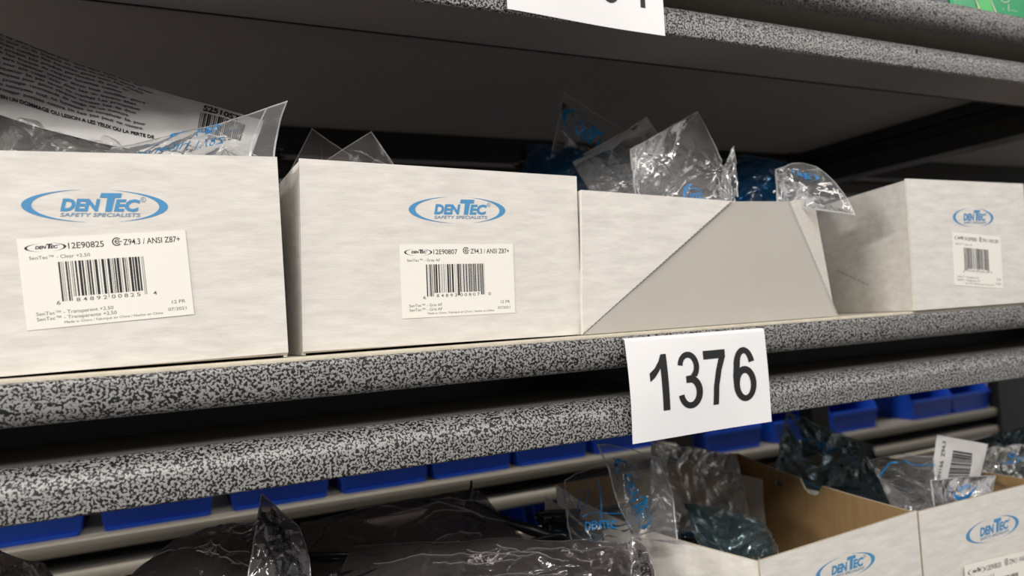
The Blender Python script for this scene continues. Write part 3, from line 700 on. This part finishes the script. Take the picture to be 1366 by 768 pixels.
def print_on(art, t, F_, u0, v0, w, rot=0., mirror=False, mats=None, names=None, sub=.03, off=.0006, sq=1., flip=False):
    sub = .0011 / w
    """lay 2D art (unit width about its centre) on the front layer of the film; w in metres, rot in degrees"""
    r = math.radians(rot)
    def fn(x, y):
        x = -x if mirror else x; y = (-y if flip else y) * sq; X, Y = (x * math.cos(r) - y * math.sin(r)) * w, (x * math.sin(r) + y * math.cos(r)) * w
        return F_(np.clip(u0 + X / F_.Lw, .001, .999), np.clip(v0 + Y / F_.Lh, .001, .999), 1, off)
    return art.build(names or FN, mats or FM, t, fn, sub=sub)
FM = {'c': M['film_ink'], 't': M['film_ink'], 'd': M['film_ink_dark'], 'k': M['ink'], 'g': M['ink_grey'], 'b': M['ink']}
FN = {'c': 'printed_logo', 't': 'lettering', 'd': 'printed_logo', 'k': 'lettering', 'g': 'lettering', 'b': 'barcode'}
def tube(name, pts, rad, mat, parent, ns=10, flat=1.):
    p = np.array(pts, float); n = len(p); d = np.gradient(p, axis=0); V = []; Fc = []
    rad = np.interp(np.linspace(0, 1, n), np.linspace(0, 1, len(rad)), rad) if not np.isscalar(rad) else [rad] * n
    for i in range(n):
        t = d[i] / np.linalg.norm(d[i]); a = np.cross(t, [0, 0, 1.]); a /= np.linalg.norm(a) + 1e-9; b = np.cross(a, t)
        for k in range(ns): th = 2 * PI * k / ns; V.append(p[i] + rad[i] * (a * math.cos(th) * flat + b * math.sin(th)))
    for i in range(n - 1):
        for k in range(ns): a = i * ns + k; b = i * ns + (k + 1) % ns; Fc.append((a, b, b + ns, a + ns))
    Fc += [tuple(range(ns))[::-1], tuple(range((n - 1) * ns, n * ns))]
    return mesh(name, V, Fc, mat, parent, smooth=True)
def spline(pts, n=24):
    p = np.array(pts, float); t = np.linspace(0, len(p) - 1, n); out = []
    q = np.vstack([2 * p[0] - p[1], p, 2 * p[-1] - p[-2]])
    for x in t:
        i = min(int(x), len(p) - 2); f = x - i; a, b, c, d = q[i], q[i + 1], q[i + 2], q[i + 3]
        out.append(.5 * (2 * b + (c - a) * f + (2 * a - 5 * b + 4 * c - d) * f * f + (3 * b - a - 3 * c + d) * f ** 3))
    return np.array(out)
def glasses(label, at, rot, lens, frame, group='safety glasses inside the bags', sc=1.):
    """folded wraparound safety glasses: two lenses, brow bar, nose pad, two temples; lens front faces -y"""
    t = thing('safety_glasses', (0, 0, 0), label, 'glasses', group)
    for s in (-1, 1):
        nu, nv = 14, 8; V = []
        for lay, dr in ((0, 0), (1, .002)):
            for j in range(nv + 1):
                for i in range(nu + 1):
                    u, v = i / nu, j / nv
                    th = (.05 + .80 * u) * s; R = .075 - dr
                    hh = .021 * (1 - .25 * u ** 3) * (1 - .45 * max(0, .35 - u) / .35)
                    z = hh * (2 * v - 1); k = 1 - .12 * (2 * v - 1) ** 2
                    V.append((R * math.sin(th) * k, R * (1 - math.cos(th) * k) , z))
        n1 = (nu + 1) * (nv + 1); Fc = []
        for j in range(nv):
            for i in range(nu): a = j * (nu + 1) + i; Fc.append((a, a + 1, a + nu + 2, a + nu + 1)); Fc.append((a + n1, a + nu + 1 + n1, a + nu + 2 + n1, a + 1 + n1))
        per = [i for i in range(nu)] + [j * (nu + 1) + nu for j in range(nv)] + [nv * (nu + 1) + i for i in range(nu, 0, -1)] + [j * (nu + 1) for j in range(nv, 0, -1)]
        for k in range(len(per)): a, b = per[k], per[(k + 1) % len(per)]; Fc.append((b, a, a + n1, b + n1))
        mesh('lens', V, Fc, lens, t, smooth=True)
        tp = spline([(s * .057, .030, .012), (s * .064, .040, .012), (s * .050, .046, .010), (-s * .005, .047, .004), (-s * .045, .048, -.004), (-s * .062, .047, -.016)], 22)
        tube('temple', tp, [.0035, .0042, .004, .0042, .005, .003], frame, t, 8, .5)
    tube('brow_bar', [(.075 * math.sin(a), .074 * (1 - math.cos(a)) - .001, .021 - .004 * abs(a)) for a in np.linspace(-.85, .85, 24)], .0026, frame, t, 8)
    tube('nose_pad', spline([(-.010, .004, -.012), (-.004, .002, .002), (.004, .002, .002), (.010, .004, -.012)], 12), .002, frame, t, 8)
    t.location = tuple(map(float, at)); t.rotation_euler = tuple(math.radians(a) for a in rot); t.scale = (sc,) * 3
    return t
def swoosh_logo(c='c', ct='t', tag_=True):
    A = Art(); logo(A, c, ct, 0, 0, 1., tag_, False); return A

# --- carton 1: white text sheet and milky bag
G1 = 'bags in the left carton'
t, F_ = bag('clear bag edge lying behind the white text sheet at far left', [(-60, 235, 1.16), (250, 235, 1.16), (215, 190, 1.20), (-60, 122, 1.26)], 'f_milky', bulge=.004, amp=.0016, cs=.02, seed=3, group=G1, edges='t')
Fs = Film([(-45, 140, 1.22), (330, 222, 1.15), (352, 160, 1.22), (-45, 26, 1.42)], [(0, 0, -6), (0, 0, 0), (0, 0, -5), (0, 0, 0)], bulge=.003, amp=.0009, cs=.04, seed=12, crease=3)
Fs.ra = .0003
ts = thing('instruction_sheet', Fs.Q[0], 'white crumpled sheet of dense black text with S2510ST bar code, above the left carton', 'paper')
film_mesh('sheet', Fs, M['wrap_white'], ts, 70, 40)
A = Art(); rs = random.Random(4)
WD = "Mais ce produit ne peut pas proteger contre tous les risques Ce genre de lunettes est recommande pour les travaux de meulage et la protection contre les impacts de particules Ne pas modifier ou remplacer les lentilles dans ce type de monture Les lunettes doivent etre portees en tout temps et nettoyees avec un savon doux Inspecter avant chaque usage".split()
for r_ in range(12):
    y = .26 + r_ * .063; x = -.02
    while x < .60:
        w = rs.choice(WD); L = .0098 * len(w) + .002
        if x + L > .635: break
        A.text('g', w, x, x + L, y, .034, .03); x += L + .010
A.text('k', 'PEUT RESULTER EN UN DOMMAGE OU LESION A LES YEUX OU LA PERTE DE', -.03, .645, .17, .040, .03)
A.text('k', 'S2510ST', .80, .925, .82, .11, .03)
x = .795
while x < .945:
    w = rs.choice([.002, .004, .006]); A.rect('b', x, .44, x + w, .78); x += w + rs.choice([.002, .004])
A.build(FN, {'g': M['ink_grey'], 'k': M['ink'], 'b': M['ink']}, ts, lambda x, y: Fs(np.clip(x, .001, .999), np.clip(y, .001, .999), 1, .0006), sub=.03)
t, F_ = bag('milky clear bag with blue print folded over the right end of the left carton', [(60, 250, 1.08), (366, 222, 1.09), (384, 134, 1.14), (150, 197, 1.13)], 'f_milky', [(0, 0, 0), (-2.5, 0, 0), (0, 0, -3), (0, 0, 0)], .004, .0011, .03, 21, group=G1, edges='rt', n=70, sw=.0012)
k = np.linspace(0, 1, 20); V = list(F_(.865 + 0 * k - .03 * k * 0, k, 1, .0004)) + list(F_(.877 + 0 * k, k, 1, .0004)); mesh('heat_seal', V, [(i, i + 1, 21 + i, 20 + i) for i in range(19)], M['f_seam'], t)
A = Art(); A.text('d', 'Z87.1 HIGH IMPACT', -.5, .5, 0, .10, .005); A.stroke('d', [(-.55, .18), (.5, .18)], .008)
print_on(A, t, F_, .42, .36, .075, 3, mirror=True)
A = Art(); A.stroke('c', [(-.5, .4), (.5, .4)], .16); A.stroke('c', [(.4, .35), (.0, -.4), (-.1, -.4), (-.45, .35)], [.16, .26, .22, .1]); print_on(A, t, F_, .38, .86, .010, 4)
A = Art()
for q in range(5): A.stroke('t', [(.3 * math.cos(a) + .38 * math.cos(2 * PI * q / 5 + .3), .3 * math.sin(a) + .38 * math.sin(2 * PI * q / 5 + .3)) for a in np.linspace(0, 2 * PI, 12)], .07)
print_on(A, t, F_, .56, .84, .012, 0)
t, F_ = bag('crumpled teal bag inside the milky bag of the left carton', [(225, 235, 1.20), (350, 235, 1.18), (335, 168, 1.24), (255, 182, 1.24)], 'f_blue', bulge=.008, amp=.0028, cs=.013, seed=8, group=G1, edges='')
glasses('safety glasses under the film in the left carton', P(290, 222, 1.32), (15, 0, 8), M['lens_blue'], M['frame_black'])
# --- carton 2: two stiff corners
G2 = 'clear bag corners sticking out of the second carton'
bag('left one of two clear film corners above the second carton', [(382, 238, 1.22), (470, 300, 1.20), (517, 241, 1.25), (416, 171, 1.28)], 'f_corner', bulge=.0015, amp=.0004, cs=.06, seed=2, group=G2, edges='lt', smat='f_seam_dark', sw=.0007)
bag('right one of two clear film corners above the second carton', [(412, 228, 1.16), (480, 310, 1.14), (547, 249, 1.17), (495, 175, 1.20)], 'f_corner', bulge=.002, amp=.0009, cs=.03, seed=6, group=G2, edges='lt', smat='f_seam_dark', sw=.0007)
# --- carton 3
G3 = 'bags heaped in the carton with the diagonal cut'
t, F_ = bag('blue tinted bag bulging at the left end of the cut carton', [(708, 275, 1.28), (862, 275, 1.22), (846, 212, 1.28), (704, 190, 1.42)], 'f_blue', [(0, 0, 0), (0, 0, 0), (0, 0, 3), (-2, 0, 0)], .012, .0042, .020, 31, group=G3, edges='')
glasses('safety glasses with black temple tip showing beside the blue bag', P(765, 238, 1.46), (5, 12, -20), M['lens_blue'], M['frame_black'])
glasses('safety glasses under the blue bag beside the pale twist', P(810, 246, 1.40), (20, -8, 10), M['lens_blue'], M['frame_black'])
boxm('temple_tip', *(lambda c: (c - .0035 , c + (.0035, .004, .0075)))(P(697, 210, 1.44)), M['frame_black'], None)
o = bpy.data.objects['temple_tip']; o.name = 'glasses_temple_tip'; tag(o, 'small black temple tip of safety glasses at the left edge of the blue bag', 'clip')  # separate block standing for a temple tip of the safety glasses
t, F_ = bag('tall clear bag with large dark blue mirrored lettering', [(722, 268, 1.30), (842, 268, 1.26), (836, 178, 1.34), (752, 122, 1.40)], 'f_clear', [(0, 0, 0), (0, 0, 0), (0, 0, 0), (0, 0, 0)], .006, .0022, .03, 42, group=G3, edges='lt', smat='f_seam_dark', n=110)
print_on(swoosh_logo('d', 'd', False), t, F_, .55, .60, .10, -30, mirror=True, sq=1.5)
t, F_ = bag('clear bag with a hang hole and pale header band', [(795, 270, 1.16), (915, 272, 1.13), (863, 157, 1.26), (762, 214, 1.30)], 'f_bright', [(0, 0, 0), (4, 0, 2), (0, 0, -.5), (0, 0, 0)], .006, .0022, .022, 51, group=G3, edges='rt', hole=(.80, .97, .0042), n=110, pinch=((.42, .42, .010, .5, 9),))
k = np.linspace(0, 1, 30); film_mesh('header_band', F_, M['f_seam'], t, 60, 8, sides=(1,), v0=.86, v1=.985, hole=(.80, .97, .0045))
t, F_ = bag('big bright crumpled bag with a peaked corner at the middle of the cut carton', [(850, 275, 1.10), (985, 278, 1.10), (930, 148, 1.20), (840, 200, 1.17)], 'f_bright', [(0, 0, 0), (5.5, 0, 0), (0, 0, 0), (-1, 0, 0)], .008, .0013, .034, 66, ridges=14, group=G3, edges='rtl', n=96,
            pinch=((.93, .40, .012, .55, 11), (.10, .55, .010, .4, 8), (.95, .1, .012, .4, 9)))
A = Art(); A.stroke('c', arc(0, 0, .5, .42, 200, 90, 16), [.05 + .1 * math.sin(PI * i / 16) for i in range(17)]); A.stroke('c', arc(0, -.05, .38, .3, 200, 20, 16), .05)
for q in range(4): A.stroke('c', arc(-.12 + q * .14, -.1, .07, .12, 0, 330, 10), .05)
print_on(A, t, F_, .55, .13, .022, 4)
bag('small twisted clear tip beside the dark blue bag', [(960, 262, 1.13), (985, 262, 1.13), (979, 194, 1.16), (964, 226, 1.15)], 'f_bright', bulge=.002, amp=.0016, cs=.008, seed=71, group=G3, edges='rtl')
t, F_ = bag('dark navy blue bag between the bright bag and the overhanging one', [(960, 285, 1.22), (1075, 285, 1.18), (1050, 216, 1.30), (985, 207, 1.36)], 'f_blue', [(0, 0, 0), (0, 0, 0), (0, 0, 1.5), (0, 0, 0)], .010, .0036, .02, 81, group=G3, edges='')
glasses('safety glasses under the navy bag in the cut carton', P(1018, 245, 1.34), (10, 5, 12), M['lens_blue'], M['frame_black'])
glasses('safety glasses lying under the bright crumpled bag', P(905, 262, 1.34), (25, 0, -10), M['lens_blue'], M['frame_black'])
t, F_ = bag('clear bag hanging out over the right end of the cut carton', [(1036, 270, 1.09), (1141, 287, 1.025), (1088, 222, 1.08), (1034, 226, 1.13)], 'f_bright', [(0, 0, -1), (4.5, 0, 4), (0, 0, 4), (0, 0, 0)], .004, .0016, .024, 93, group=G3, edges='brtl', n=70, sw=.0011)
A = swoosh_logo('c', 'c', False); print_on(A, t, F_, .50, .68, .026, -20, sq=1.6)

# --- lower left: smoke bags
GK = 'dark smoke bags heaped at the lower left'
K = dict(smat='f_seam_dark', group=GK)
bag('smoke bag at the bottom left corner, only its edge in the frame', [(-60, 830, 1.15), (120, 830, 1.15), (60, 752, 1.25), (-60, 722, 1.3)], 'f_smoke', bulge=.008, amp=.0025, cs=.025, seed=101, edges='t', **K)
bag('rounded smoke bag left of the pointed tip with black print', [(130, 830, 1.12), (425, 830, 1.10), (398, 702, 1.30), (232, 722, 1.32)], 'f_smoke', [(0, 0, 0), (0, 0, 0), (0, 0, 6), (-4, 0, 3)], .016, .003, .03, 102, edges='tl', n=110, **K)
t, F_ = bag('upright pointed smoke tip with black lettering', [(330, 770, 1.13), (415, 800, 1.12), (398, 700, 1.17), (349, 657, 1.19)], 'f_smoke', [(0, 0, 0), (3, 0, 0), (0, 0, 0), (0, 0, 0)], .003, .0012, .02, 103, edges='rtl', **K)
A = Art(); A.text('k', 'DENTEC', -.5, .5, -.1, .3, .05); A.text('k', 'SAFETY SPECIALISTS', -.5, .5, -.25, .07, .02); print_on(A, t, F_, .46, .46, .046, -58, mirror=True, sub=.05)
A = Art(); A.poly('k', [(-.2, .5), (.1, .4), (.45, -.3), (.1, -.5), (-.2, -.1)]); print_on(A, t, F_, .34, .82, .012, 0, sub=.1)
t, F_ = bag('long smoke bag sloping up to a black pinched neck', [(395, 850, 1.14), (760, 790, 1.18), (640, 652, 1.40), (402, 698, 1.42)], 'f_smoke', [(0, 0, 0), (0, 0, 0), (0, 0, 2.5), (0, 0, 0)], .016, .003, .034, 104, edges='t', n=110, pinch=((.97, .96, .02, .5, 9),), **K)
tube('twisted_neck', spline([P(622, 690, 1.36), P(628, 662, 1.37), P(629, 641, 1.38)], 20), [.006, .0045, .002], M['frame_black'], t, 9, .5)
tube('twisted_neck', spline([P(632, 672, 1.36), P(660, 690, 1.34), (P(700, 704, 1.30)), P(762, 724, 1.25)], 30), [.003, .0055, .0042, .0055, .003], M['frame_black'], t, 7, .6)
t, F_ = bag('big smoke bag in front, with thin bright creases', [(400, 880, 1.04), (868, 850, 1.03), (842, 722, 1.14), (470, 728, 1.26)], 'f_smoke', [(0, 0, 0), (0, 0, 0), (0, 0, 3), (0, 0, 0)], .014, .0026, .034, 105, edges='tr', n=110, pinch=((.95, .93, .018, .6, 13),), **K)
t, F_ = bag('narrow dark film end with letters, between the two lower cartons', [(838, 800, 1.015), (876, 800, 1.01), (862, 730, 1.04), (843, 716, 1.06)], 'f_smoke', [(0, 0, 0), (3, 0, 0), (0, 0, 0), (1, 0, 0)], .002, .0012, .012, 106, edges='rl', **K)
A = Art(); A.text('k', 'ADVERTENCIA', -.5, .5, -.05, .14, .04); print_on(A, t, F_, .6, .4, .04, -75, sub=.05)
for i, (px, py, Y, r) in enumerate(((300, 800, 1.28, (10, 0, 10)), (390, 810, 1.20, (25, 10, -20)), (500, 775, 1.36, (15, 0, 15)), (610, 745, 1.38, (0, -5, -8)), (690, 800, 1.16, (30, 0, 0)), (560, 810, 1.18, (20, 5, 30)), (790, 810, 1.13, (10, 0, 5)))):
    glasses('black safety glasses under smoke bags, ' + ['behind the rounded bag at the left', 'below the pointed tip', 'just right of the pointed tip', 'under the long bag near its pinched neck', 'under the right part of the front bag', 'under the middle of the front bag', 'nearest the open kraft carton'][i], P(px, py, Y), r, M['lens_black'], M['frame_black'], 'black safety glasses under the smoke bags')
# --- lower middle: carton with kraft inside
GM = 'bags in the open kraft carton'
t, F_ = bag('clear crumpled bag with blue lines, leftmost over the open kraft carton', [(765, 735, 1.20), (858, 742, 1.14), (850, 612, 1.24), (752, 640, 1.32)], 'f_clear', [(0, 0, 0), (0, 0, 0), (0, 0, 3), (-2, 0, 0)], .010, .003, .02, 111, group=GM, edges='tl', n=110, pinch=((.9, .35, .012, .5, 9),))
A = Art(); A.stroke('c', [(-.5, -.1), (-.4, .5), (-.2, .45), (-.25, 0), (-.5, -.1)], .03); A.stroke('c', [(.1, .6), (.12, .1), (.1, -.5)], .035); A.stroke('c', [(-.4, -.35), (.6, -.3)], .03)
A.text('c', 'DENTEC', -.35, .45, -.75, .2, .03); print_on(A, t, F_, .42, .52, .035, 0)
t, F_ = bag('clear bag gathered under the number sheet with blue lettering running down it', [(842, 724, 1.13), (915, 728, 1.10), (880, 612, 1.20), (796, 592, 1.26)], 'f_milky', [(0, 0, 0), (3, 0, 0), (0, 0, 3), (2, 0, 0)], .006, .002, .026, 112, group=GM, edges='rtl', n=110, pinch=((.12, .06, .034, .8, 15), (.3, .75, .012, .3, 7)))
print_on(swoosh_logo('d', 'd'), t, F_, .34, .50, .062, -74, sq=1.4)
t, F_ = bag('dull grey square-ended bag standing at the back of the kraft carton', [(870, 730, 1.30), (1010, 730, 1.26), (982, 606, 1.44), (868, 590, 1.40)], 'f_milky', [(0, 0, 0), (0, 0, 0), (0, 0, 1), (0, 0, 0)], .008, .0024, .02, 113, group=GM, edges='rt', smat='f_seam_dark', n=110)
t, F_ = bag('teal bag low at the front corner of the kraft carton', [(950, 785, 1.10), (1045, 775, 1.07), (1020, 698, 1.24), (912, 670, 1.30)], 'f_teal', [(0, 0, 0), (5, 0, 0), (0, 0, 3), (0, 0, 0)], .012, .0034, .02, 114, group=GM, edges='r', n=110, pinch=((.85, .3, .014, .5, 11),))
glasses('teal safety glasses under the low teal bag', P(965, 735, 1.30), (30, 0, 20), M['lens_blue'], M['frame_black'])
glasses('safety glasses under the bag with the blue lines', P(812, 725, 1.34), (20, 0, -15), M['lens_blue'], M['frame_black'])
# --- lower right
GR = 'bags heaped in the lower right carton'
t, F_ = bag('dark teal bag with a faint blue swirl, left end of the lower right heap', [(1034, 645, 1.38), (1200, 700, 1.16), (1165, 596, 1.42), (1050, 550, 1.50)], 'f_teal', [(0, 0, 0), (0, 0, 0), (0, 0, 1), (-3, 0, 0)], .012, .004, .022, 121, group=GR, edges='tl', smat='f_seam_dark', n=110)
print_on(swoosh_logo('d', 'd', False), t, F_, .42, .60, .06, -15, sq=1.6)
A = Art(); A.stroke('d', [(-.5, 0), (.5, -.12)], .02); print_on(A, t, F_, .3, .12, .06, 0)
t, F_ = bag('clear crumpled bag left of the white label, lower right heap', [(1196, 690, 1.09), (1250, 690, 1.045), (1246, 608, 1.12), (1160, 612, 1.24)], 'f_bright', [(0, 0, 0), (0, 0, 0), (0, 0, 2), (0, 0, 0)], .008, .0026, .022, 122, group=GR, edges='rt', n=110, pinch=((.8, .35, .014, .5, 11),))
A = Art(); A.stroke('c', [(-.6, -.2), (-.3, .02), (0, .1), (.2, .02), (.45, .12), (.6, 0)], .035); print_on(A, t, F_, .55, .78, .05, 0)
Fl = Film([(1240, 655, 1.10), (1303, 655, 1.09), (1318, 592, 1.12), (1250, 580, 1.13)], None, .003, .0007, .03, 15, crease=3)
Fl.ra = .0002
tl_ = thing('label_card', Fl.Q[0], 'white paper card with a bar code standing up at the lower right', 'paper')
film_mesh('card', Fl, M['wrap_white'], tl_, 30)
A = Art(); y = .18
rs = random.Random(9)
while y < .72:
    w = rs.choice([.012, .02, .035]); A.rect('b', .30, y, .70, y + w); y += w + rs.choice([.012, .02])
A.text('g', 'EN166  Z94.3', 0, .7, 0, .06, .02)
vv = A.v.pop('g'); A.v['g'] = [(.16 - b, .2 + a) for a, b in vv]
A.build(FN, FM, tl_, lambda x, y: Fl(x, y, 1, .0006), sub=.06)
t, F_ = bag('clear film pouch with a blue swoosh, just below the white bar code card', [(1247, 681, 1.045), (1322, 663, 1.05), (1328, 634, 1.062), (1241, 640, 1.062)], 'f_clear', [(0, 0, 0), (0, 0, 0), (0, 0, 1), (0, 0, 0)], .003, .0005, .03, 123, ridges=5, group=GR, edges='btrl', n=110)
A = Art(); A.stroke('c', arc(0, .1, .5, .35, 190, 350, 24), [.03 + .11 * math.sin(PI * i / 24) for i in range(25)]); A.text('c', 'DENTEC', -.28, .3, .02, .13, .04, .2); print_on(A, t, F_, .45, .50, .034, 6)
t, F_ = bag('clear bag with bright blue print at the right edge, lower right heap', [(1300, 690, 1.07), (1420, 670, 1.07), (1415, 590, 1.22), (1300, 600, 1.26)], 'f_clear', [(0, 0, 0), (0, 0, 0), (0, 0, 2), (0, 0, 0)], .010, .003, .018, 124, group=GR, edges='tl', n=110)
A = Art(); A.text('c', 'Z87+ Z94.3', -.5, .5, -.1, .2, .04); A.text('c', 'CSA', -.3, .3, .2, .2, .04); print_on(A, t, F_, .42, .62, .05, -12)
A = swoosh_logo('d', 'd', False); print_on(A, t, F_, .55, .3, .05, 20)
t, F_ = bag('thin dark clear bag at the right edge below the black post', [(1270, 650, 1.34), (1420, 650, 1.30), (1420, 555, 1.42), (1290, 590, 1.44)], 'f_teal', bulge=.004, amp=.0015, cs=.03, seed=125, group=GR, edges='t', smat='f_seam_dark')
glasses('black safety glasses with a curved temple, in the lower right heap', P(1148, 672, 1.34), (35, 0, 35), M['lens_black'], M['frame_black'])
glasses('black safety glasses beside the label card in the lower right heap', P(1225, 660, 1.30), (20, 0, -20), M['lens_black'], M['frame_black'])
